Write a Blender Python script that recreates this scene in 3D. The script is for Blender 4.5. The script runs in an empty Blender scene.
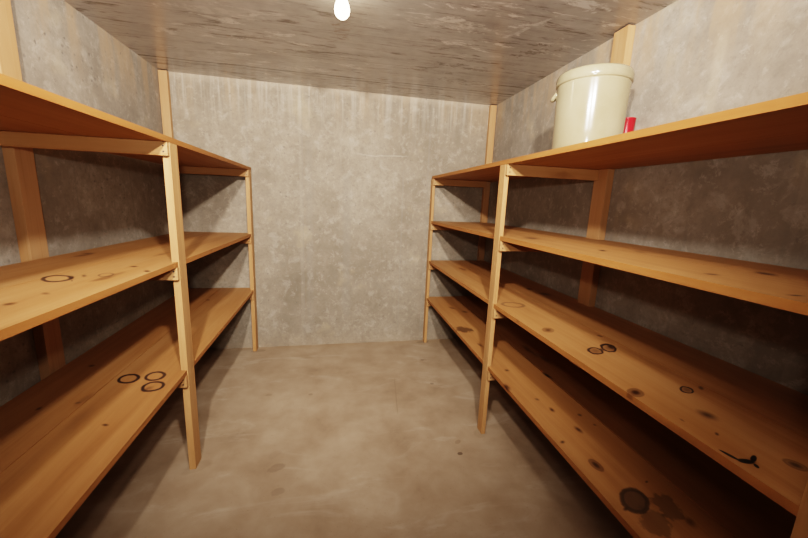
import bpy, bmesh, math, random
from mathutils import Vector, Matrix
random.seed(7)
S = 1.3                      # metres per survey unit
col = bpy.context.scene.collection
sc = bpy.context.scene

# ------------------------------------------------------------------ survey
D = 2.3668; DL, DR = 2.353, 2.387          # back wall (very slightly skewed)
H = 1.6656; WL = -.9619; WR = 1.0704
XL = -.5009; XR = .6414; T = .0167
YREAR = -.75; YNEAR = .2                    # rear wall, near end of the shelves
BARH = .041; BART = .015
LEFT = dict(z=[1.1686, .7773, .3963], slope=[.0004, -.0068, .0183], names=['L1', 'L2', 'L3'],
            posts=[2.293, 1.2517, .2495], ups=[2.3515, 1.355, .33], ex=.022, ey=.055)
RIGHT = dict(z=[1.1743, .8818, .6023, .3247], slope=[.0027, -.0023, .0022, .014], names=['R1', 'R2', 'R3', 'R4'],
             posts=[2.328, 1.2946, .2595], ups=[2.3835, 1.302, .33], ex=.018, ey=.045)
# knots, rings and stains on the board tops: x, y, half axes, angle, kind, strength
MARKS = {
'L2' : [(-0.677, 0.9979, 0.0477, 0.027, 2.282, 'ring', 0.9), (-0.6533, 1.0108, 0.0291, 0.0055, 2.151, 'dark', 1), (-0.6377, 1.0306, 0.0209, 0.0058, 2.114, 'dark', 0.8), (-0.6273, 0.9696, 0.0134, 0.0021, 2.143, 'dark', 0.8), (-0.5949, 1.0421, 0.0273, 0.0162, 2.039, 'ring', 0.5), (-0.5901, 1.1657, 0.0182, 0.0109, 2.359, 'brown', 0.9), (-0.5213, 1.0926, 0.0185, 0.0089, 2.148, 'brown', 0.9), (-0.5981, 0.8459, 0.0182, 0.0081, 2.391, 'brown', 0.6), (-0.6041, 0.7675, 0.0143, 0.0112, 2.049, 'brown', 0.8), (-0.8584, 1.4204, 0.0224, 0.0209, 1.682, 'brown', 0.7), (-0.4918, 1.5475, 0.0446, 0.0078, 1.849, 'dark', 0.7)] ,
'L3' : [(-0.6624, 1.211, 0.0348, 0.0269, 2.418, 'ring', 1), (-0.5883, 1.2196, 0.0338, 0.0274, 2.375, 'ring', 0.95), (-0.5648, 1.1513, 0.0334, 0.0295, 2.502, 'ring', 1), (-0.5738, 1.1399, 0.0184, 0.0132, -2.098, 'dark', 0.55), (-0.5933, 0.9626, 0.0118, 0.0055, 2.741, 'brown', 1), (-0.8109, 1.0637, 0.0106, 0.0078, 1.81, 'dark', 0.7), (-0.8301, 1.3175, 0.0123, 0.0092, 2.716, 'dark', 0.7), (-0.7274, 1.0811, 0.0091, 0.0059, -3.133, 'brown', 0.6), (-0.6749, 0.9944, 0.0701, 0.0222, -1.49, 'stain', 0.7), (-0.7035, 2.0892, 0.0177, 0.0115, 2.228, 'dark', 0.6), (-1.0033, 2.1041, 0.0212, 0.0045, 2.019, 'brown', 0.1)] ,
'R2' : [(0.7446, 1.2322, 0.0587, 0.0322, 1.149, 'dark', 0.7), (0.7769, 0.8954, 0.0274, 0.0129, 0.86, 'brown', 1), (0.8795, 0.5569, 0.0289, 0.0185, 0.764, 'brown', 1), (0.7346, 0.551, 0.017, 0.014, 0.069, 'brown', 0.8), (0.6902, 0.3934, 0.0163, 0.0073, 3.049, 'brown', 1), (0.8849, 0.8735, 0.0301, 0.0167, 1.215, 'brown', 0.5)] ,
'R3' : [(0.7379, 0.8216, 0.0272, 0.0197, 0.662, 'thick', 1), (0.7937, 0.837, 0.0305, 0.0213, 0.858, 'thick', 1), (0.8069, 0.8415, 0.0258, 0.0107, -1.92, 'dark', 1), (0.7647, 0.8279, 0.0173, 0.01, 0.833, 'dark', 0.8), (0.6961, 0.9909, 0.0261, 0.0177, 0.712, 'knot', 0.8), (0.8392, 0.9251, 0.0116, 0.008, 1.964, 'dark', 0.8), (0.9422, 1.5298, 0.0274, 0.0184, 0.908, 'dark', 0.7), (0.9668, 1.4347, 0.0332, 0.0266, 1.802, 'dark', 0.7), (0.7213, 1.2759, 0.0482, 0.0365, 2.964, 'ring', 0.5), (0.6371, 1.0906, 0.018, 0.0092, 1.275, 'dark', 0.7), (0.6641, 0.6054, 0.0224, 0.0151, 0.508, 'knot', 1), (0.7962, 0.6008, 0.0186, 0.0121, 0.537, 'thick', 1), (0.8412, 0.6033, 0.0132, 0.0059, 0.692, 'dark', 0.8), (0.7415, 0.5103, 0.02, 0.0171, 1.542, 'brown', 0.9), (0.6971, 0.4569, 0.0071, 0.0038, 0.692, 'brown', 0.9), (0.6717, 0.503, 0.007, 0.0038, 1.444, 'brown', 0.6), (0.7461, 0.3712, 0.0146, 0.0135, 2.411, 'knot', 0.9), (0.6577, 0.4072, 0.0157, 0.0039, 1.796, 'black', 1), (0.6705, 0.3905, 0.0141, 0.0065, 2.921, 'black', 1), (0.6914, 0.3941, 0.0134, 0.004, 0.472, 'black', 1), (0.6758, 0.3792, 0.0063, 0.0036, -2.24, 'black', 1), (0.6283, 0.4008, 0.009, 0.0034, 0.448, 'black', 1)] ,
'R4' : [(0.7116, 0.6018, 0.043, 0.0291, 0.627, 'bigknot', 1), (0.7007, 0.7182, 0.0225, 0.0139, 1.568, 'knot', 1), (0.7763, 0.576, 0.041, 0.0299, 1.114, 'blot', 0.6), (0.7104, 0.5437, 0.0438, 0.0318, 0.714, 'blot', 0.55), (0.7917, 0.5312, 0.0169, 0.0126, 1.033, 'brown', 0.7), (0.6703, 0.5837, 0.0099, 0.0052, -2.771, 'dark', 0.9), (0.792, 0.6467, 0.0073, 0.0036, -2.743, 'dark', 0.8), (0.7542, 0.8596, 0.0186, 0.0101, 1.629, 'brown', 1), (0.6665, 0.8152, 0.0114, 0.007, -2.674, 'brown', 1), (0.8244, 0.8747, 0.0068, 0.0062, 2.418, 'dark', 0.6), (0.8113, 0.9291, 0.0093, 0.0087, 0.956, 'dark', 0.8), (0.6469, 1.1269, 0.026, 0.0119, 1.507, 'brown', 1), (0.8584, 1.192, 0.0318, 0.0109, 1.765, 'dark', 1), (0.7333, 0.9686, 0.0157, 0.0094, 1.45, 'brown', 1), (0.7166, 1.0341, 0.0103, 0.0089, 1.826, 'dark', 0.7), (0.7108, 1.2518, 0.0121, 0.0111, 2.973, 'brown', 0.9), (0.6903, 1.7145, 0.0487, 0.0424, 2.454, 'blot', 0.8), (0.8087, 2.0057, 0.026, 0.0206, 1.628, 'dark', 0.7), (0.7497, 2.0862, 0.0318, 0.0175, 1.984, 'brown', 0.7), (0.6993, 1.5094, 0.0273, 0.0104, 1.725, 'brown', 0.7)] ,

}

# ------------------------------------------------------------------ node helpers
def new_mat(name):
    m = bpy.data.materials.new(name); m.use_nodes = True
    nt = m.node_tree; nt.nodes.clear()
    out = nt.nodes.new('ShaderNodeOutputMaterial'); b = nt.nodes.new('ShaderNodeBsdfPrincipled')
    nt.links.new(b.outputs[0], out.inputs[0])
    return m, nt, b

class G:
    """tiny node-graph helper"""
    def __init__(s, nt): s.nt = nt
    def n(s, t, **k):
        nd = s.nt.nodes.new(t)
        for a, v in k.items(): setattr(nd, a, v)
        return nd
    def put(s, sock, v):
        if hasattr(v, 'links'): s.nt.links.new(v, sock)
        else: sock.default_value = v
    def math(s, op, a, b=0., c=0., clamp=False):
        nd = s.n('ShaderNodeMath', operation=op, use_clamp=clamp)
        s.put(nd.inputs[0], a); s.put(nd.inputs[1], b); s.put(nd.inputs[2], c)
        return nd.outputs[0]
    def vmath(s, op, a, b=(0, 0, 0)):
        nd = s.n('ShaderNodeVectorMath', operation=op); s.put(nd.inputs[0], a); s.put(nd.inputs[1], b)
        return nd.outputs['Value'] if op in ('LENGTH', 'DOT_PRODUCT', 'DISTANCE') else nd.outputs[0]
    def mapping(s, v, scale=(1, 1, 1), loc=(0, 0, 0), rot=(0, 0, 0)):
        nd = s.n('ShaderNodeMapping'); s.put(nd.inputs[0], v)
        s.put(nd.inputs[1], loc); s.put(nd.inputs[2], rot); s.put(nd.inputs[3], scale)
        return nd.outputs[0]
    def noise(s, v, scale=5., detail=4., rough=.55, dist=0., color=False):
        nd = s.n('ShaderNodeTexNoise'); s.put(nd.inputs['Vector'], v)
        nd.inputs['Scale'].default_value = scale; nd.inputs['Detail'].default_value = detail
        nd.inputs['Roughness'].default_value = rough; nd.inputs['Distortion'].default_value = dist
        return nd.outputs['Color' if color else 'Fac']
    def voro(s, v, scale=5., rnd=1.):
        nd = s.n('ShaderNodeTexVoronoi'); s.put(nd.inputs['Vector'], v)
        nd.inputs['Scale'].default_value = scale; nd.inputs['Randomness'].default_value = rnd
        return nd
    def ramp(s, v, stops, interp='LINEAR'):
        nd = s.n('ShaderNodeValToRGB'); cr = nd.color_ramp; cr.interpolation = interp
        while len(cr.elements) < len(stops): cr.elements.new(.5)
        for e, (p, c) in zip(cr.elements, stops):
            e.position = p; e.color = tuple(c) + (1,) if hasattr(c, '__len__') else (c, c, c, 1)
        s.put(nd.inputs[0], v); return nd.outputs[0]
    def mix(s, f, a, b, mode='MIX'):
        nd = s.n('ShaderNodeMix', data_type='RGBA', blend_type=mode)
        s.put(nd.inputs[0], f)
        for i, v in ((6, a), (7, b)):
            s.put(nd.inputs[i], v if hasattr(v, 'links') else tuple(v) + (1,))
        return nd.outputs[2]
    def smooth(s, v, lo, hi):
        nd = s.n('ShaderNodeMapRange', interpolation_type='SMOOTHSTEP'); s.put(nd.inputs[0], v)
        nd.inputs[1].default_value = lo; nd.inputs[2].default_value = hi
        return nd.outputs[0]
    def bump(s, h, strength, dist=.01):
        nd = s.n('ShaderNodeBump'); nd.inputs['Strength'].default_value = strength
        nd.inputs['Distance'].default_value = dist; s.put(nd.inputs['Height'], h)
        return nd.outputs[0]
    def sep(s, v):
        nd = s.n('ShaderNodeSeparateXYZ'); s.put(nd.inputs[0], v); return nd.outputs
    def coord(s, which='Object'):
        return s.n('ShaderNodeTexCoord').outputs[which]
    def objpos(s):
        tc = s.n('ShaderNodeNewGeometry'); return tc.outputs['Position']

def mark_group():
    ng = bpy.data.node_groups.new('board_mark', 'ShaderNodeTree')
    I = ng.interface
    for nm, st in (('P', 'NodeSocketVector'), ('C', 'NodeSocketVector'), ('A', 'NodeSocketFloat'), ('B', 'NodeSocketFloat'),
                   ('Cos', 'NodeSocketFloat'), ('Sin', 'NodeSocketFloat'), ('Wob', 'NodeSocketFloat')):
        I.new_socket(nm, in_out='INPUT', socket_type=st)
    for nm in ('Disc', 'Ring', 'Soft'): I.new_socket(nm, in_out='OUTPUT', socket_type='NodeSocketFloat')
    g = G(ng); gi = g.n('NodeGroupInput'); go = g.n('NodeGroupOutput')
    d = g.vmath('SUBTRACT', gi.outputs['P'], gi.outputs['C'])
    x, y, z = g.sep(d)
    u = g.math('ADD', g.math('MULTIPLY', x, gi.outputs['Cos']), g.math('MULTIPLY', y, gi.outputs['Sin']))
    v = g.math('SUBTRACT', g.math('MULTIPLY', y, gi.outputs['Cos']), g.math('MULTIPLY', x, gi.outputs['Sin']))
    u = g.math('DIVIDE', u, gi.outputs['A']); v = g.math('DIVIDE', v, gi.outputs['B'])
    r = g.math('SQRT', g.math('ADD', g.math('MULTIPLY', u, u), g.math('MULTIPLY', v, v)))
    nz = g.math('MULTIPLY', g.math('SUBTRACT', g.noise(gi.outputs['P'], 28., 3.), .5), gi.outputs['Wob'])
    r = g.math('ADD', r, nz)
    disc = g.smooth(r, 1.1, .75)
    ring = g.math('MULTIPLY', g.smooth(r, .66, .84), g.smooth(r, 1.14, .97))
    ng.links.new(disc, go.inputs[0]); ng.links.new(ring, go.inputs[1]); ng.links.new(g.smooth(r, 1.25, .1), go.inputs[2])
    return ng
MG = mark_group()

def wood_material(name, axis='Y', tint=(1, 1, 1), marks=(), zmin=None, knots=1.0, rough=.55, base=None, ends=None):
    """pale aged pine, grain running along the given local axis"""
    m, nt, b = new_mat(name); g = G(nt)
    P = g.coord('Object'); rnd = g.n('ShaderNodeObjectInfo').outputs['Random']
    comb = g.n('ShaderNodeCombineXYZ')
    g.put(comb.inputs[0], g.math('MULTIPLY', rnd, 31.)); g.put(comb.inputs[1], g.math('MULTIPLY', rnd, 17.)); g.put(comb.inputs[2], g.math('MULTIPLY', rnd, 23.))
    Q = g.vmath('ADD', P, comb.outputs[0])
    st = {'X': (1, 14, 14), 'Y': (14, 1, 14), 'Z': (14, 14, 1)}[axis]
    st2 = {'X': (.8, 70, 70), 'Y': (70, .8, 70), 'Z': (70, 70, .8)}[axis]
    st3 = {'X': (.5, 3, 3), 'Y': (3, .5, 3), 'Z': (3, 3, .5)}[axis]
    broad = g.noise(g.mapping(Q, st3), 1.6, 3., .5)
    grain = g.noise(g.mapping(Q, st), 1.5, 5., .6, .5)
    fine = g.noise(g.mapping(Q, st2), 1.2, 3., .6)
    base = base or [(.25, (.26, .115, .042)), (.5, (.37, .183, .074)), (.75, (.46, .26, .12))]
    c = g.ramp(g.math('ADD', g.math('MULTIPLY', grain, .55), g.math('MULTIPLY', broad, .45)), base)
    c = g.mix(g.math('MULTIPLY', g.smooth(fine, .5, .72), .34), c, (.30, .14, .045))
    # blotchy age darkening
    bl = g.noise(g.mapping(Q, st3), 2.2, 4., .6)
    c = g.mix(g.math('MULTIPLY', g.smooth(bl, .5, .68), .42), c, (.36, .17, .06))
    h = g.math('MULTIPLY', fine, .5)
    if knots:
        ks = {'X': (1.6, 6, 6), 'Y': (6, 1.6, 6), 'Z': (6, 6, 1.6)}[axis]
        dv = g.vmath('ADD', g.mapping(Q, ks), g.vmath('MULTIPLY', g.noise(g.mapping(Q, (5, 5, 5)), 2., 2., color=True), (.25, .25, .25)))
        vo = g.voro(dv, 1.0, 1.)
        sel = g.smooth(g.sep(vo.outputs['Color'])[0], .50, .56)
        kn = g.math('MULTIPLY', g.smooth(vo.outputs['Distance'], .17, .05), sel)
        halo = g.math('MULTIPLY', g.smooth(vo.outputs['Distance'], .34, .12), sel)
        c = g.mix(g.math('MULTIPLY', halo, .35 * knots), c, (.36, .16, .05))
        c = g.mix(g.math('MULTIPLY', kn, .8 * knots), c, (.10, .038, .014))
    if marks:
        pos = g.mapping(P, (1, 1, 0))
        up = g.math('GREATER_THAN', g.sep(P)[2], zmin) if zmin is not None else 1.
        # slight swirl of the coordinate so stains look hand made
        for (cx, cy, a, bb, an, kind, stg) in marks:
            nd = nt.nodes.new('ShaderNodeGroup'); nd.node_tree = MG
            g.put(nd.inputs['P'], pos); nd.inputs['C'].default_value = (cx, cy, 0)
            nd.inputs['A'].default_value = a; nd.inputs['B'].default_value = bb
            nd.inputs['Cos'].default_value = math.cos(an); nd.inputs['Sin'].default_value = math.sin(an)
            nd.inputs['Wob'].default_value = {'ring': .22, 'dark': .5, 'brown': .5, 'black': .5, 'blot': 1.6, 'stain': .9, 'knot': .35, 'bigknot': .3, 'thick': .7}[kind]
            disc, ring, soft = nd.outputs[0], nd.outputs[1], nd.outputs[2]
            def lay(c, f, k, rgb): return g.mix(g.math('MULTIPLY', g.math('MULTIPLY', f, k), up), c, rgb)
            if kind == 'ring': c = lay(c, ring, .95 * stg, (.022, .014, .014))
            elif kind == 'dark': c = lay(c, soft, .95 * stg, (.03, .013, .008))
            elif kind == 'brown': c = lay(c, soft, 1. * stg, (.055, .018, .007))
            elif kind == 'black': c = lay(c, disc, 1., (.006, .004, .004))
            elif kind == 'thick': c = lay(lay(c, ring, .97, (.018, .011, .01)), soft, .6, (.03, .016, .01))
            elif kind == 'blot': c = lay(c, disc, .9 * stg, (.05, .026, .014))
            elif kind == 'stain': c = lay(c, soft, .5 * stg, (.17, .075, .03))
            elif kind == 'knot': c = lay(lay(c, soft, 1. * stg, (.05, .018, .008)), ring, .45 * stg, (.08, .03, .012))
            elif kind == 'bigknot': c = lay(lay(c, disc, .85, (.075, .042, .024)), ring, .75, (.025, .014, .01))
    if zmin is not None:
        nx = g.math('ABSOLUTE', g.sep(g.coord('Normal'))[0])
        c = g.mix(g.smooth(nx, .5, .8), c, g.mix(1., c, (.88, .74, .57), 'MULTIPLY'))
    if tint != (1, 1, 1): c = g.mix(1., c, tint, 'MULTIPLY')
    g.put(b.inputs['Base Color'], c)
    b.inputs['Roughness'].default_value = rough
    b.inputs['Specular IOR Level'].default_value = .35
    g.put(b.inputs['Normal'], g.bump(h, .12, .004))
    return m

def concrete_material(name, kind):
    """poured concrete; kind = wall_x (plane across x), wall_y, floor, ceiling"""
    m, nt, b = new_mat(name); g = G(nt)
    P = g.objpos(); x, y, z = g.sep(P)
    big = g.noise(P, .9, 5., .6, .3); mid = g.noise(P, 4.5, 6., .62, .2); fine = g.noise(P, 45., 5., .7)
    pv = g.voro(g.vmath('ADD', P, g.vmath('MULTIPLY', g.noise(P, 30., 2., color=True), (.02, .02, .02))), 26.)
    pit = g.math('MULTIPLY', g.smooth(pv.outputs['Distance'], .24, .09), g.smooth(g.sep(pv.outputs['Color'])[0], .62, .72))
    pv2 = g.voro(P, 60.)
    pit2 = g.math('MULTIPLY', g.smooth(pv2.outputs['Distance'], .22, .1), g.smooth(g.sep(pv2.outputs['Color'])[1], .78, .84))
    if kind in ('wall_x', 'wall_y'):
        c = g.ramp(g.math('ADD', g.math('MULTIPLY', big, .6), g.math('MULTIPLY', mid, .4)),
                   [(.3, (.165, .14, .112)), (.47, (.262, .228, .19)), (.62, (.345, .308, .262)), (.8, (.43, .395, .345))])
        c = g.mix(g.math('MULTIPLY', g.smooth(fine, .47, .68), .42), c, (.20, .175, .145))
        f2 = g.noise(P, 21., 5., .75, .3)
        c = g.mix(g.math('MULTIPLY', g.smooth(f2, .52, .66), .38), c, (.19, .165, .135))
        c = g.mix(g.math('MULTIPLY', g.smooth(f2, .46, .34), .3), c, (.50, .46, .405))
        # vertical water streaks
        sv = g.mapping(P, (9, 9, .55) if True else (1, 1, 1))
        stk = g.noise(sv, 1.3, 4., .6)
        c = g.mix(g.math('MULTIPLY', g.smooth(stk, .56, .78), .16), c, (.25, .225, .195))
        stl = g.noise(g.mapping(P, (13, 13, .4), (3, 7, 1)), 1.2, 3., .6)
        c = g.mix(g.math('MULTIPLY', g.smooth(stl, .6, .76), .08), c, (.66, .63, .58))
        if kind == 'wall_y': c = g.mix(1., c, (.93, .895, .84), 'MULTIPLY')
        mo = g.noise(P, 11., 6., .7, .4)
        c = g.mix(g.math('MULTIPLY', g.smooth(mo, .50, .68), .34), c, (.215, .19, .16))
        c = g.mix(g.math('MULTIPLY', g.smooth(mo, .48, .34), .22), c, (.52, .485, .43))
        sc_ = g.noise(g.mapping(P, (9, 9, 7)), 2.2, 6., .8, 1.4)
        c = g.mix(g.math('MULTIPLY', g.smooth(sc_, .60, .69), .55), c, (.15, .13, .11))
        # yellowish lime patches
        yl = g.noise(P, 3.1, 3., .6)
        c = g.mix(g.math('MULTIPLY', g.smooth(yl, .58, .72), .22), c, (.52, .41, .26))
        # tan drip staining under the ceiling
        top = g.smooth(z, (H - .32) * S, (H - .01) * S)
        dr = g.math('MULTIPLY', top, g.smooth(g.noise(g.mapping(P, (7, 7, 1.1), (1, 2, 5)), 1.2, 4., .6), .44, .62))
        c = g.mix(g.math('MULTIPLY', dr, .55 if kind == 'wall_x' else .3), c, (.42, .29, .18))
        # form panel seams and tie holes
        u = y if kind == 'wall_x' else x
        def line(at, w, k, rgb, c, z0=None, z1=None):
            wob = g.math('MULTIPLY', g.math('SUBTRACT', g.noise(g.mapping(P, (1, 1, 3)), 6., 3.), .5), .012)
            d = g.math('ABSOLUTE', g.math('SUBTRACT', g.math('ADD', u, wob), at * S))
            f = g.smooth(d, w, w * .3)
            if z0 is not None:
                f = g.math('MULTIPLY', f, g.math('MULTIPLY', g.smooth(z, z0 * S - .04, z0 * S + .04), g.smooth(z, z1 * S + .04, z1 * S - .04)))
            return g.mix(g.math('MULTIPLY', f, k), c, rgb)
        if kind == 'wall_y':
            c = line(-.212, .016, .07, (.56, .53, .48), c); c = line(-.20, .006, .3, (.25, .23, .2), c)
            c = line(.078, .05, .32, (.24, .22, .19), c, .2, 1.15)
            c = line(-.16, .04, .2, (.26, .24, .21), c, .1, 1.35)
            c = line(.45, .008, .35, (.26, .24, .21), c, .1, 1.2)
            c = line(.62, .012, .3, (.24, .22, .19), c)
            c = line(-.52, .01, .3, (.25, .23, .2), c)
            # thin horizontal hairline
            hz = g.math('ABSOLUTE', g.math('SUBTRACT', g.math('ADD', z, g.math('MULTIPLY', g.math('SUBTRACT', g.noise(P, 5., 3.), .5), .06)), 1.292 * S))
            f = g.math('MULTIPLY', g.smooth(hz, .007, .002), g.math('MULTIPLY', g.smooth(x, .1 * S, .2 * S), g.smooth(x, .5 * S, .42 * S)))
            c = g.mix(g.math('MULTIPLY', f, .22), c, (.58, .55, .49))
            dt = g.math('MULTIPLY', g.smooth(z, (H - .30) * S, (H - .02) * S), g.smooth(g.noise(g.mapping(P, (26, 26, 1.2)), 1.2, 4., .6), .48, .64))
            c = g.mix(g.math('MULTIPLY', dt, .3), c, (.56, .52, .46))
            hz2 = g.smooth(z, (H - .05) * S, (H - .004) * S)
            c = g.mix(g.math('MULTIPLY', hz2, g.math('MULTIPLY', mid, .6)), c, (.50, .42, .33))
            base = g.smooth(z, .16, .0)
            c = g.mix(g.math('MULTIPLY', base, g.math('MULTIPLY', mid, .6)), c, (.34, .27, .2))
        else:
            for at in (.655, .904, 1.2, 1.575, 1.95): c = line(at, .010, .3, (.20, .18, .155), c, .0, 1.25)
            c = line(.904, .03, .18, (.6, .5, .36), c, 1.15, 1.5)
        pit = g.math('MULTIPLY', pit, g.smooth(g.noise(P, 3.5, 4., .6), .40, .62))
        c = g.mix(g.math('MULTIPLY', pit, .6), c, (.14, .125, .11))
        c = g.mix(g.math('MULTIPLY', pit2, .4), c, (.2, .18, .16))
        g.put(b.inputs['Base Color'], c)
        b.inputs['Roughness'].default_value = .78; b.inputs['Specular IOR Level'].default_value = .3
        h = g.math('SUBTRACT', g.math('ADD', g.math('MULTIPLY', mid, .6), g.math('MULTIPLY', fine, .3)), g.math('MULTIPLY', pit, .8))
        g.put(b.inputs['Normal'], g.bump(h, .3, .006))
    elif kind == 'floor':
        c = g.ramp(g.math('ADD', g.math('MULTIPLY', big, .5), g.math('MULTIPLY', mid, .5)),
                   [(.28, (.21, .145, .095)), (.45, (.325, .24, .168)), (.6, (.41, .32, .235)), (.8, (.49, .40, .31))])
        sw = g.noise(g.mapping(P, (1.2, 3.2, 1), rot=(0, 0, .35)), 1.6, 6., .65, 1.2)
        c = g.mix(g.math('MULTIPLY', g.smooth(sw, .52, .7), .28), c, (.58, .50, .41))
        dk = g.noise(P, 2.4, 5., .6, .6)
        c = g.mix(g.math('MULTIPLY', g.smooth(dk, .55, .72), .3), c, (.27, .19, .125))
        # dirt along the walls
        eb = g.math('MULTIPLY', g.smooth(y, (D - .10) * S, (D - .01) * S), g.smooth(g.noise(P, 7., 3.), .35, .6))
        c = g.mix(g.math('MULTIPLY', eb, .5), c, (.30, .21, .13))
        # a few small stains
        for (cx, cy, a, bb, an, k, rgb) in [(-.50, 1.262, .05, .03, .6, .2, (.14, .095, .06)), (-.49, 2.30, .05, .022, .1, .3, (.12, .08, .05)), (.64, 1.30, .035, .03, .3, .2, (.14, .1, .06)), (.63, 2.34, .05, .025, .1, .3, (.12, .08, .05)), (-.213, 1.215, .034, .022, .5, .5, (.2, .14, .095)), (-.19, 1.10, .025, .017, .2, .4, (.2, .14, .095)), (-.23, 1.29, .03, .018, .8, .25, (.24, .17, .12)),
                                       (.505, 1.19, .011, .009, 0, .8, (.09, .055, .035)), (.52, 1.26, .018, .01, .6, .45, (.2, .13, .08)), (-.12, 1.72, .012, .01, 0, .5, (.2, .14, .09)), (-.33, 1.74, .018, .012, 0, .4, (.2, .14, .09)),
                                       (.54, 1.75, .012, .01, 0, .6, (.16, .11, .07)), (.56, 2.05, .013, .01, 0, .5, (.16, .11, .07))]:
            nd = nt.nodes.new('ShaderNodeGroup'); nd.node_tree = MG
            g.put(nd.inputs['P'], g.mapping(P, (1 / S, 1 / S, 0))); nd.inputs['C'].default_value = (cx, cy, 0)
            nd.inputs['A'].default_value = a; nd.inputs['B'].default_value = bb; nd.inputs['Cos'].default_value = math.cos(an); nd.inputs['Sin'].default_value = math.sin(an); nd.inputs['Wob'].default_value = .9
            c = g.mix(g.math('MULTIPLY', nd.outputs[0], k), c, rgb)
        nd = nt.nodes.new('ShaderNodeGroup'); nd.node_tree = MG
        g.put(nd.inputs['P'], g.mapping(P, (1 / S, 1 / S, 0))); nd.inputs['C'].default_value = (-.455, 1.49, 0)
        nd.inputs['A'].default_value = .1; nd.inputs['B'].default_value = .055; nd.inputs['Cos'].default_value = 1; nd.inputs['Wob'].default_value = 1.2
        c = g.mix(g.math('MULTIPLY', nd.outputs[1], .13), c, (.55, .47, .37))
        # a long faint trowel scratch
        dx = g.math('ABSOLUTE', g.math('SUBTRACT', x, g.math('ADD', .319 * S, g.math('MULTIPLY', g.math('SUBTRACT', y, 1.66 * S), .12))))
        f = g.math('MULTIPLY', g.smooth(dx, .006, .002), g.math('MULTIPLY', g.smooth(y, 1.48 * S, 1.52 * S), g.smooth(y, 1.86 * S, 1.8 * S)))
        c = g.mix(g.math('MULTIPLY', f, .5), c, (.24, .17, .11))
        c = g.mix(g.math('MULTIPLY', pit2, .35), c, (.22, .155, .1))
        g.put(b.inputs['Base Color'], c)
        g.put(b.inputs['Roughness'], g.math('ADD', .42, g.math('MULTIPLY', mid, .3)))
        b.inputs['Specular IOR Level'].default_value = .35
        h = g.math('ADD', g.math('MULTIPLY', mid, .5), g.math('MULTIPLY', fine, .2))
        g.put(b.inputs['Normal'], g.bump(h, .12, .006))
    else:
        # smooth steel-troweled slab with board marks and lime bloom, faintly glossy
        lay = g.math('ADD', g.math('MULTIPLY', g.noise(g.mapping(P, (1., 5., 1), rot=(0, 0, .03)), 1.6, 6., .68, .6), .5), g.math('MULTIPLY', g.noise(P, 5., 6., .7, .5), .5))
        c = g.ramp(g.math('ADD', g.math('MULTIPLY', lay, .6), g.math('MULTIPLY', big, .4)),
                   [(.32, (.21, .20, .193)), (.46, (.42, .41, .402)), (.58, (.56, .55, .545)), (.74, (.68, .67, .665))])
        rb = g.noise(P, 1.7, 4., .6)
        c = g.mix(g.math('MULTIPLY', g.smooth(rb, .52, .72), .35), c, (.29, .205, .145))
        dk = g.noise(g.mapping(P, (2.2, 11, 1)), 1.6, 5., .65, .4)
        c = g.mix(g.math('MULTIPLY', g.smooth(dk, .55, .68), .75), c, (.105, .075, .055))
        fs = g.noise(g.mapping(P, (3., 30., 1), rot=(0, 0, .02)), 1.6, 6., .75, .4)
        c = g.mix(g.math('MULTIPLY', g.smooth(fs, .55, .66), .55), c, (.12, .095, .078))
        c = g.mix(g.math('MULTIPLY', g.smooth(fs, .44, .36), .45), c, (.62, .59, .56))
        # long board joints parallel to the back wall
        for at, w, k in ((2.13, .011, .85), (2.17, .016, .35), (1.88, .006, .3), (1.60, .006, .25)):
            wob = g.math('MULTIPLY', g.math('SUBTRACT', g.noise(P, 3., 3.), .5), .03)
            d = g.math('ABSOLUTE', g.math('SUBTRACT', g.math('ADD', y, wob), at * S))
            f = g.math('MULTIPLY', g.smooth(d, w, w * .3), g.smooth(g.noise(P, 4., 3.), .3, .5))
            c = g.mix(g.math('MULTIPLY', f, k), c, (.085, .065, .05))
        wh = g.noise(g.mapping(P, (2.6, 8., 1), rot=(0, 0, .12)), 1.9, 6., .72, .5)
        zone = g.smooth(g.noise(P, 1.3, 2.), .42, .58)
        c = g.mix(g.math('MULTIPLY', g.math('MULTIPLY', g.smooth(wh, .56, .63), zone), .9), c, (.80, .785, .77))
        for (cx, cy, a, bb, an, k, rgb) in [(.44, 1.42, .17, .035, .05, .85, (.74, .72, .70)), (.80, 1.17, .10, .03, .15, .9, (.78, .77, .76)), (.72, 1.36, .10, .014, -1.1, .8, (.72, .71, .70)), (-.42, 1.57, .14, .03, .1, .6, (.66, .64, .62)), (.16, 1.50, .05, .02, .1, .6, (.7, .68, .66)),
                                       (.024, 1.585, .03, .09, 0, .45, (.24, .165, .11)), (.62, 1.80, .16, .03, .1, .6, (.10, .07, .055)), (.70, 2.0, .16, .04, .1, .55, (.11, .08, .06)), (.86, 1.55, .12, .03, -.6, .6, (.12, .085, .06)), (.45, 1.9, .16, .02, .05, .5, (.12, .085, .065)), (-.02, 1.75, .03, .03, 0, .4, (.15, .11, .085))]:
            nd = nt.nodes.new('ShaderNodeGroup'); nd.node_tree = MG
            g.put(nd.inputs['P'], g.mapping(P, (1 / S, 1 / S, 0))); nd.inputs['C'].default_value = (cx, cy, 0)
            nd.inputs['A'].default_value = a; nd.inputs['B'].default_value = bb; nd.inputs['Cos'].default_value = math.cos(an); nd.inputs['Sin'].default_value = math.sin(an); nd.inputs['Wob'].default_value = 2.6
            brk = g.smooth(g.noise(g.mapping(P, (8, 22, 1)), 1.6, 4., .7), .42, .58)
            c = g.mix(g.math('MULTIPLY', g.math('MULTIPLY', nd.outputs[0], brk), k), c, rgb)
        g.put(b.inputs['Base Color'], c)
        g.put(b.inputs['Roughness'], g.math('ADD', .12, g.math('MULTIPLY', lay, .18)))
        b.inputs['Specular IOR Level'].default_value = .7
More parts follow.
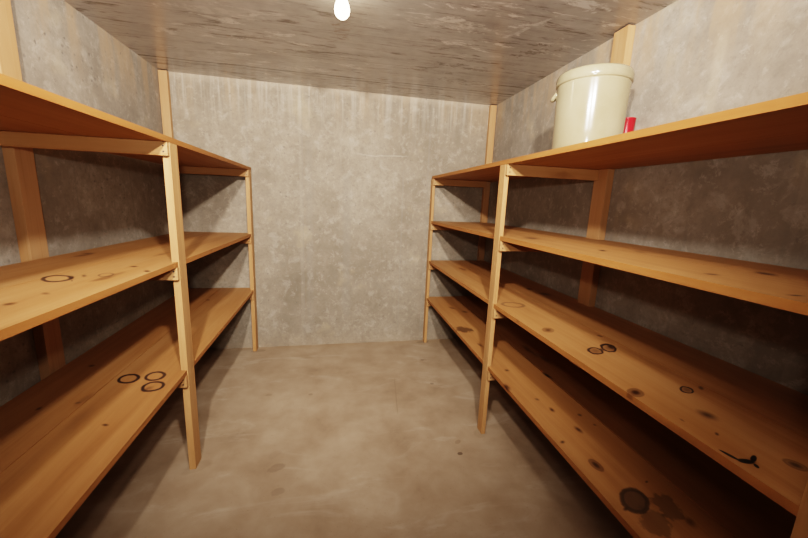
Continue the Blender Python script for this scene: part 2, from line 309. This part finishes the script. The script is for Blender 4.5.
        h = g.math('ADD', g.math('MULTIPLY', lay, .5), g.math('MULTIPLY', mid, .2))
        g.put(b.inputs['Normal'], g.bump(h, .05, .006))
    return m

# ------------------------------------------------------------------ mesh helpers
def add_box(bm, x0, x1, y0, y1, z0, z1):
    vs = [bm.verts.new((x, y, z)) for x in (x0, x1) for y in (y0, y1) for z in (z0, z1)]
    for f in ((0, 1, 3, 2), (4, 6, 7, 5), (0, 4, 5, 1), (2, 3, 7, 6), (0, 2, 6, 4), (1, 5, 7, 3)):
        bm.faces.new([vs[i] for i in f])

def link(name, bm, mat, parent=None, loc=(0, 0, 0), bevel=0., smooth=False):
    bmesh.ops.recalc_face_normals(bm, faces=bm.faces[:])
    if bevel:
        bmesh.ops.bevel(bm, geom=bm.edges[:], offset=bevel, segments=2, affect='EDGES', profile=.6)
    me = bpy.data.meshes.new(name); bm.to_mesh(me); bm.free()
    if smooth:
        for p in me.polygons: p.use_smooth = True
    o = bpy.data.objects.new(name, me); col.objects.link(o); me.materials.append(mat)
    o.parent = parent; o.location = loc
    return o

def tag(o, label, cat, group=None):
    o['label'] = label; o['category'] = cat
    if group: o['group'] = group

def thing(name, label, cat, loc):
    o = bpy.data.objects.new(name, None); col.objects.link(o); o.location = loc
    o.empty_display_size = .1; tag(o, label, cat); return o

def lathe(bm, prof, seg=64):
    rings = []
    for r, z in prof:
        if r < 1e-6: rings.append([bm.verts.new((0, 0, z))])
        else: rings.append([bm.verts.new((r * math.cos(2 * math.pi * i / seg), r * math.sin(2 * math.pi * i / seg), z)) for i in range(seg)])
    for a, b in zip(rings, rings[1:]):
        for i in range(seg):
            j = (i + 1) % seg
            if len(a) == 1 and len(b) == 1: continue
            if len(a) == 1: bm.faces.new((a[0], b[i], b[j]))
            elif len(b) == 1: bm.faces.new((a[i], a[j], b[0]))
            else: bm.faces.new((a[i], a[j], b[j], b[i]))

# ------------------------------------------------------------------ the room
def slab(name, pts, thick, mat):
    """closed slab: four inner corner points, extruded along thick vector"""
    bm = bmesh.new(); t = Vector(thick)
    a = [bm.verts.new(Vector(p) * S) for p in pts]; b = [bm.verts.new(Vector(p) * S + t) for p in pts]
    bm.faces.new(a); bm.faces.new(b[::-1])
    for i in range(4):
        j = (i + 1) % 4; bm.faces.new((a[i], b[i], b[j], a[j]))
    o = link(name, bm, mat); o['kind'] = 'structure'; return o
mfloor = concrete_material('floor_concrete', 'floor'); mceil = concrete_material('ceiling_concrete', 'ceiling')
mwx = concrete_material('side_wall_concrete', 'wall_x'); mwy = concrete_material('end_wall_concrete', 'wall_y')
def yb(x): return DL + (DR - DL) * (x - WL) / (WR - WL)
E = .12
slab('floor', [(WL - E, YREAR - E, 0), (WR + E, YREAR - E, 0), (WR + E, yb(WR + E) + E, 0), (WL - E, yb(WL - E) + E, 0)], (0, 0, -.15), mfloor)
slab('ceiling', [(WL - E, YREAR - E, H), (WR + E, YREAR - E, H), (WR + E, yb(WR + E) + E, H), (WL - E, yb(WL - E) + E, H)], (0, 0, .15), mceil)
slab('wall_left', [(WL, YREAR, 0), (WL, yb(WL), 0), (WL, yb(WL), H), (WL, YREAR, H)], (-.15, 0, 0), mwx)
slab('wall_right', [(WR, YREAR, 0), (WR, yb(WR), 0), (WR, yb(WR), H), (WR, YREAR, H)], (.15, 0, 0), mwx)
slab('wall_back', [(WL - E, yb(WL - E), 0), (WR + E, yb(WR + E), 0), (WR + E, yb(WR + E), H), (WL - E, yb(WL - E), H)], (0, .15, 0), mwy)
slab('wall_front', [(WL - E, YREAR, 0), (WR + E, YREAR, 0), (WR + E, YREAR, H), (WL - E, YREAR, H)], (0, -.15, 0), mwy)

# ------------------------------------------------------------------ shelving
POSTB = [(.25, (.33, .165, .07)), (.5, (.43, .235, .105)), (.75, (.51, .31, .15))]
m_post = wood_material('pine_post', 'Z', knots=.5, base=POSTB)
m_up = wood_material('pine_upright', 'Z', knots=.5, base=[(.25, (.33, .18, .085)), (.5, (.42, .24, .12)), (.75, (.48, .30, .165))])
m_bar = wood_material('pine_crossbar', 'X', knots=.5, base=POSTB)
m_nail, nt_, b_ = new_mat('nail_steel'); b_.inputs['Base Color'].default_value = (.12, .10, .09, 1); b_.inputs['Metallic'].default_value = .8; b_.inputs['Roughness'].default_value = .5

def shelf_unit(cfg, side, root):
    sg = -1 if side == 'left' else 1
    xf = XL if sg < 0 else XR; wall = WL if sg < 0 else WR
    O = root.location
    UT = .030; gap0 = .022 if sg < 0 else .004
    def L(x, y, z): return (x * S - O.x, y * S - O.y, z * S - O.z)
    ex, ey = cfg['ex'], cfg['ey']
    def ztop(i, y): return cfg['z'][i] + cfg['slope'][i] * (y - 1.3)
    # front posts carry the top shelf
    for y in cfg['posts']:
        bm = bmesh.new(); h = (ztop(0, y) - T - .0004) * S
        add_box(bm, 0, sg * ex * S, 0, ey * S, 0, h)
        link('post', bm, m_post, root, L(xf, y, 0), .0015)
    # uprights flat on the wall, floor to ceiling
    UW = .070
    for k, y in enumerate(cfg['ups']):
        w = .026 if (k == 0) else UW
        y0 = y - w; ut = UT if k else .044
        bm = bmesh.new(); add_box(bm, 0, -sg * ut * S, 0, w * S, 0, (H - .004) * S)
        link('wall_upright', bm, m_up, root, L(wall - sg * (.0005 if k else .003), y0, 0), .0015)
    # boards: two planks each, notched round posts and uprights
    for i, nm in enumerate(cfg['names']):
        bm = bmesh.new()
        gap = .045 if (sg < 0 and i) else gap0
        x_front = xf + sg * (.0 if i == 0 else .003); x_rear = wall - sg * gap
        x_mid = x_front + (x_rear - x_front) * .5
        yend = D - .016
        def seg(xa, xb, ya, yb_):
            xa, xb = min(xa, xb), max(xa, xb)
            add_box(bm, xa * S, xb * S, ya * S, yb_ * S, -T * S, 0)
        def plank(xa, xb, cuts):
            # cuts: list of (y0,y1,xa2,xb2) spans where the plank is narrower
            y = YNEAR
            for (c0, c1, xa2, xb2) in sorted(cuts):
                if c0 <= y: 
                    y = y
                else: seg(xa, xb, y, c0)
                seg(xa2, xb2, max(c0, y), min(c1, yend)); y = c1
            if y < yend - 1e-4: seg(xa, xb, y, yend)
        cf = [] if i == 0 else [(y - .001, y + ey + .001, xf + sg * (ex + .001), x_mid - sg * .0008) for y in cfg['posts']]
        cr = []
        if gap < .047:
            for k, y in enumerate(cfg['ups']):
                if k and gap > UT: continue
                w = .026 if k == 0 else UW
                cr.append((y - w - .001, y + .001, x_mid + sg * .0008, wall - sg * (UT + .001 if k else .049)))
        plank(x_front, x_mid - sg * .0008, cf)
        plank(x_mid + sg * .0008, x_rear, cr)
        bmesh.ops.remove_doubles(bm, verts=bm.verts[:], dist=1e-5)
        marks = []
        y_o = 1.3
        for v in bm.verts: v.co.x -= xf * S; v.co.y -= y_o * S
        for (cx, cy, a, b2, an, kind, stg) in MARKS.get(nm, []):
            marks.append(((cx - xf) * S, (cy - y_o) * S, a * S, b2 * S, an, kind, stg))
        mat = wood_material('pine_board_' + nm, 'Y', marks=marks, zmin=-.75 * T * S, knots=.8 if marks else .9)
        for v in bm.verts: v.co.z += v.co.y * cfg['slope'][i]
        o = link('shelf_board', bm, mat, root, L(xf, y_o, cfg['z'][i]))
    # crossbars nailed to the camera side of each post, reaching the upright
    for i in range(len(cfg['z'])):
        for k, y in enumerate(cfg['posts']):
            yb0 = y - BART - .0006
            zt = min(ztop(i, yb0), ztop(i, y)) - T - .0006
            ln = abs(wall - xf) - .004 - (UT if k == 1 and sg < 0 else 0)
            if sg > 0 and k == 1: ln = abs(wall - xf) - UT - .002
            if k == 0: ln = abs(wall - xf) - .052
            bm = bmesh.new(); add_box(bm, 0, sg * ln * S, 0, BART * S, -BARH * S, 0)
            o = link('crossbar', bm, m_bar, root, L(xf + sg * .001, yb0, zt), .0012)
            for q in (.012, .029):
                bm = bmesh.new(); bmesh.ops.create_cone(bm, cap_ends=True, segments=10, radius1=.0035, radius2=.0035, depth=.002, matrix=Matrix.Rotation(math.pi / 2, 4, 'X'))
                link('nail_head', bm, m_nail, o, (sg * .011 * S, -.0006, -q * S))

rl = thing('shelving_unit', 'three-tier unpainted pine shelving unit against the left concrete wall', 'shelving', (-.73 * S, 1.28 * S, 0))
rr = thing('shelving_unit', 'four-tier unpainted pine shelving unit against the right wall, carrying the cream crock', 'shelving', (.856 * S, 1.28 * S, 0))
shelf_unit(LEFT, 'left', rl)
shelf_unit(RIGHT, 'right', rr)

# ------------------------------------------------------------------ stoneware crock
m_glaze, nt, b = new_mat('cream_salt_glaze'); g = G(nt)
P = g.coord('Object'); n1 = g.noise(P, 6., 4.); n2 = g.noise(P, 60., 3.)
c = g.ramp(n1, [(.3, (.285, .235, .14)), (.6, (.335, .285, .18)), (.8, (.36, .315, .21))])
c = g.mix(g.math('MULTIPLY', g.smooth(n2, .66, .74), .3), c, (.42, .33, .19))
g.put(b.inputs['Base Color'], c); b.inputs['Roughness'].default_value = .16; b.inputs['Specular IOR Level'].default_value = .5
b.inputs['Coat Weight'].default_value = .4; b.inputs['Coat Roughness'].default_value = .08
g.put(b.inputs['Normal'], g.bump(g.noise(P, 9., 2.), .06, .01))
zr = (1.1743 + .0027 * (1.17 - 1.3))
crock = thing('stoneware_crock', 'large cream glazed stoneware crock with thick rim standing on the right top shelf', 'crock', (.88 * S, 1.17 * S, zr * S + .0005))
R, Hc = .12 * S, .28 * S
bm = bmesh.new()
lathe(bm, [(0, 0), (R * .86, 0), (R * .90, .004), (R * .92, .012), (R * .935, Hc * .3), (R * .95, Hc * .6), (R * .965, Hc * .86), (R * .965, Hc * .875),
           (R * .87, Hc * .89), (R * .86, Hc * .6), (R * .84, .03), (R * .78, .018), (0, .018)])
link('crock_body', bm, m_glaze, crock, smooth=True)
bm = bmesh.new()
prof = [(R * .885, Hc * .872), (R * .966, Hc * .872), (R * .985, Hc * .876), (R * 1.0, Hc * .888), (R * 1.004, Hc * .92), (R * 1.0, Hc * .955), (R * .985, Hc * .985), (R * .96, Hc * 1.0), (R * .92, Hc * .998), (R * .89, Hc * .98), (R * .885, Hc * .93), (R * .885, Hc * .872)]
lathe(bm, prof)
bmesh.ops.remove_doubles(bm, verts=bm.verts[:], dist=1e-6)
link('crock_rim', bm, m_glaze, crock, smooth=True)
def tube(bm, pts, r, seg=12):
    rings = []
    for i, p in enumerate(pts):
        p = Vector(p); a = Vector(pts[max(i - 1, 0)]); c2 = Vector(pts[min(i + 1, len(pts) - 1)])
        d = (c2 - a).normalized(); u = d.orthogonal().normalized() if abs(d.z) < .99 else Vector((1, 0, 0))
        u = (Vector((0, 0, 1)) - d * d.z); u = u.normalized() if u.length > 1e-3 else Vector((1, 0, 0))
        w = d.cross(u)
        rings.append([bm.verts.new(p + (u * math.cos(t) + w * math.sin(t)) * r) for t in [2 * math.pi * k / seg for k in range(seg)]])
    for a, b2 in zip(rings, rings[1:]):
        for k in range(seg): bm.faces.new((a[k], a[(k + 1) % seg], b2[(k + 1) % seg], b2[k]))
    bm.faces.new(rings[0][::-1]); bm.faces.new(rings[-1])
for sgn in (1, -1):
    ang = math.radians(141) if sgn > 0 else math.radians(12)
    bm = bmesh.new(); pts = []
    for k in range(11):
        t = math.pi * k / 10
        rad = R * .965 + .020 * math.sin(t) - .005
        th = ang + (k - 5) / 5 * .13
        pts.append((rad * math.cos(th), rad * math.sin(th), Hc * .82 - .022 * math.sin(t)))
    tube(bm, pts, .010)
    link('crock_handle', bm, m_glaze, crock, smooth=True)

# ------------------------------------------------------------------ red plastic tumbler behind the crock
m_red, nt, b = new_mat('red_plastic'); g = G(nt)
g.put(b.inputs['Base Color'], g.ramp(g.noise(g.coord('Object'), 12., 2.), [(.3, (.34, .008, .016)), (.7, (.42, .012, .022))]))
b.inputs['Roughness'].default_value = .3
bm = bmesh.new()
hc = .152 * S; r0, r1 = .021 * S, .026 * S
lathe(bm, [(0, .0), (r0 * .95, 0), (r0, .003), (r0 + (r1 - r0) * .6, hc * .6), (r0 + (r1 - r0) * .62, hc * .62), (r1, hc - .006), (r1 + .002, hc - .003), (r1 + .001, hc), (r1 - .002, hc), (r1 - .003, hc - .006), (r0, .008), (0, .006)], 40)
cup = link('plastic_tumbler', bm, m_red, None, (1.036 * S, 1.168 * S, zr * S + .001), smooth=True)
tag(cup, 'small red plastic tumbler half hidden behind the cream crock', 'cup')

# ------------------------------------------------------------------ bare bulb in a ceiling lampholder
BX, BY = .0215, 1.285
bulb = thing('light_bulb', 'bare glowing light bulb in a white holder under the concrete ceiling', 'light bulb', (BX * S, BY * S, H * S))
m_porc, nt, b = new_mat('white_porcelain'); b.inputs['Base Color'].default_value = (.8, .78, .74, 1); b.inputs['Roughness'].default_value = .25
bm = bmesh.new(); lathe(bm, [(0, 0), (.055, 0), (.055, -.008), (.046, -.013), (.030, -.017), (.026, -.026), (.024, -.029), (0, -.029)], 40)
link('lamp_holder', bm, m_porc, bulb, (0, 0, -.0005), smooth=True)
m_scr, nt, b = new_mat('brass_screw'); b.inputs['Base Color'].default_value = (.6, .45, .2, 1); b.inputs['Metallic'].default_value = 1.; b.inputs['Roughness'].default_value = .35
m_bulb, nt, b = new_mat('glowing_glass')
em = nt.nodes.new('ShaderNodeEmission'); em.inputs[0].default_value = (1., .82, .58, 1); em.inputs[1].default_value = 14.
tr = nt.nodes.new('ShaderNodeBsdfTransparent'); ad = nt.nodes.new('ShaderNodeAddShader')
nt.links.new(em.outputs[0], ad.inputs[0]); nt.links.new(tr.outputs[0], ad.inputs[1])
nt.links.new(ad.outputs[0], [n for n in nt.nodes if n.type == 'OUTPUT_MATERIAL'][0].inputs[0]); nt.nodes.remove(b)
bm = bmesh.new()
lathe(bm, [(.0135, -.034), (.0155, -.041), (.023, -.053), (.028, -.066), (.0315, -.080), (.0315, -.090), (.029, -.102), (.022, -.112), (.012, -.1185), (0, -.1205)], 40)
link('glass_envelope', bm, m_bulb, bulb, smooth=True)
bm = bmesh.new(); lathe(bm, [(0, -.0295), (.0132, -.0295), (.0132, -.0345), (0, -.0345)], 32)
link('screw_cap', bm, m_scr, bulb, smooth=True)

# ------------------------------------------------------------------ lights
def lamp(name, typ, loc, power, color, **k):
    l = bpy.data.lights.new(name, typ); l.energy = power; l.color = color
    for a, v in k.items(): setattr(l, a, v)
    o = bpy.data.objects.new(name, l); col.objects.link(o); o.location = Vector(loc) * S; return o
def aim(o, d): o.rotation_euler = Vector(d).to_track_quat('-Z', 'Y').to_euler()
WARM = (1., .90, .80)
for x in (-.19, .16):  # unseen spots added above the camera, standing in for flash bounced off the ceiling
    o = lamp('added_bounce_spot', 'SPOT', (x, -.08, H - .025), 560, WARM, spot_size=math.radians(142), spot_blend=1., shadow_soft_size=.045)
    aim(o, (-x * .3, 1, .06))
lamp('bulb_light', 'POINT', (BX, BY, H - .13), 1., (1., .78, .5), shadow_soft_size=.03)
o = lamp('camera_flash', 'SPOT', (0, -.08, 1.142), 92, (1., .93, .85), spot_size=math.radians(165), spot_blend=1., shadow_soft_size=.03)
aim(o, (0, .93, .3))
w = bpy.data.worlds.new('world'); sc.world = w; w.use_nodes = True
w.node_tree.nodes['Background'].inputs[0].default_value = (0, 0, 0, 1)

# ------------------------------------------------------------------ camera
f, ya, pi_, ro = 350.31, .1991, .1888, .0405
fw = Vector((math.sin(ya) * math.cos(pi_), math.cos(ya) * math.cos(pi_), -math.sin(pi_)))
r = Vector((math.cos(ya), -math.sin(ya), 0)); u = r.cross(fw)
r2 = r * math.cos(ro) + u * math.sin(ro); u2 = u * math.cos(ro) - r * math.sin(ro)
cam = bpy.data.cameras.new('camera'); co = bpy.data.objects.new('camera', cam); col.objects.link(co)
M = Matrix((r2, u2, -fw)).transposed().to_4x4(); M.translation = Vector((0, 0, 1)) * S
co.matrix_world = M
cam.sensor_width = 36; cam.lens = f / 808 * 36; cam.clip_start = .02
sc.camera = co
sc.view_settings.view_transform = 'Filmic'
sc.view_settings.look = 'High Contrast'
sc.view_settings.exposure = -.74
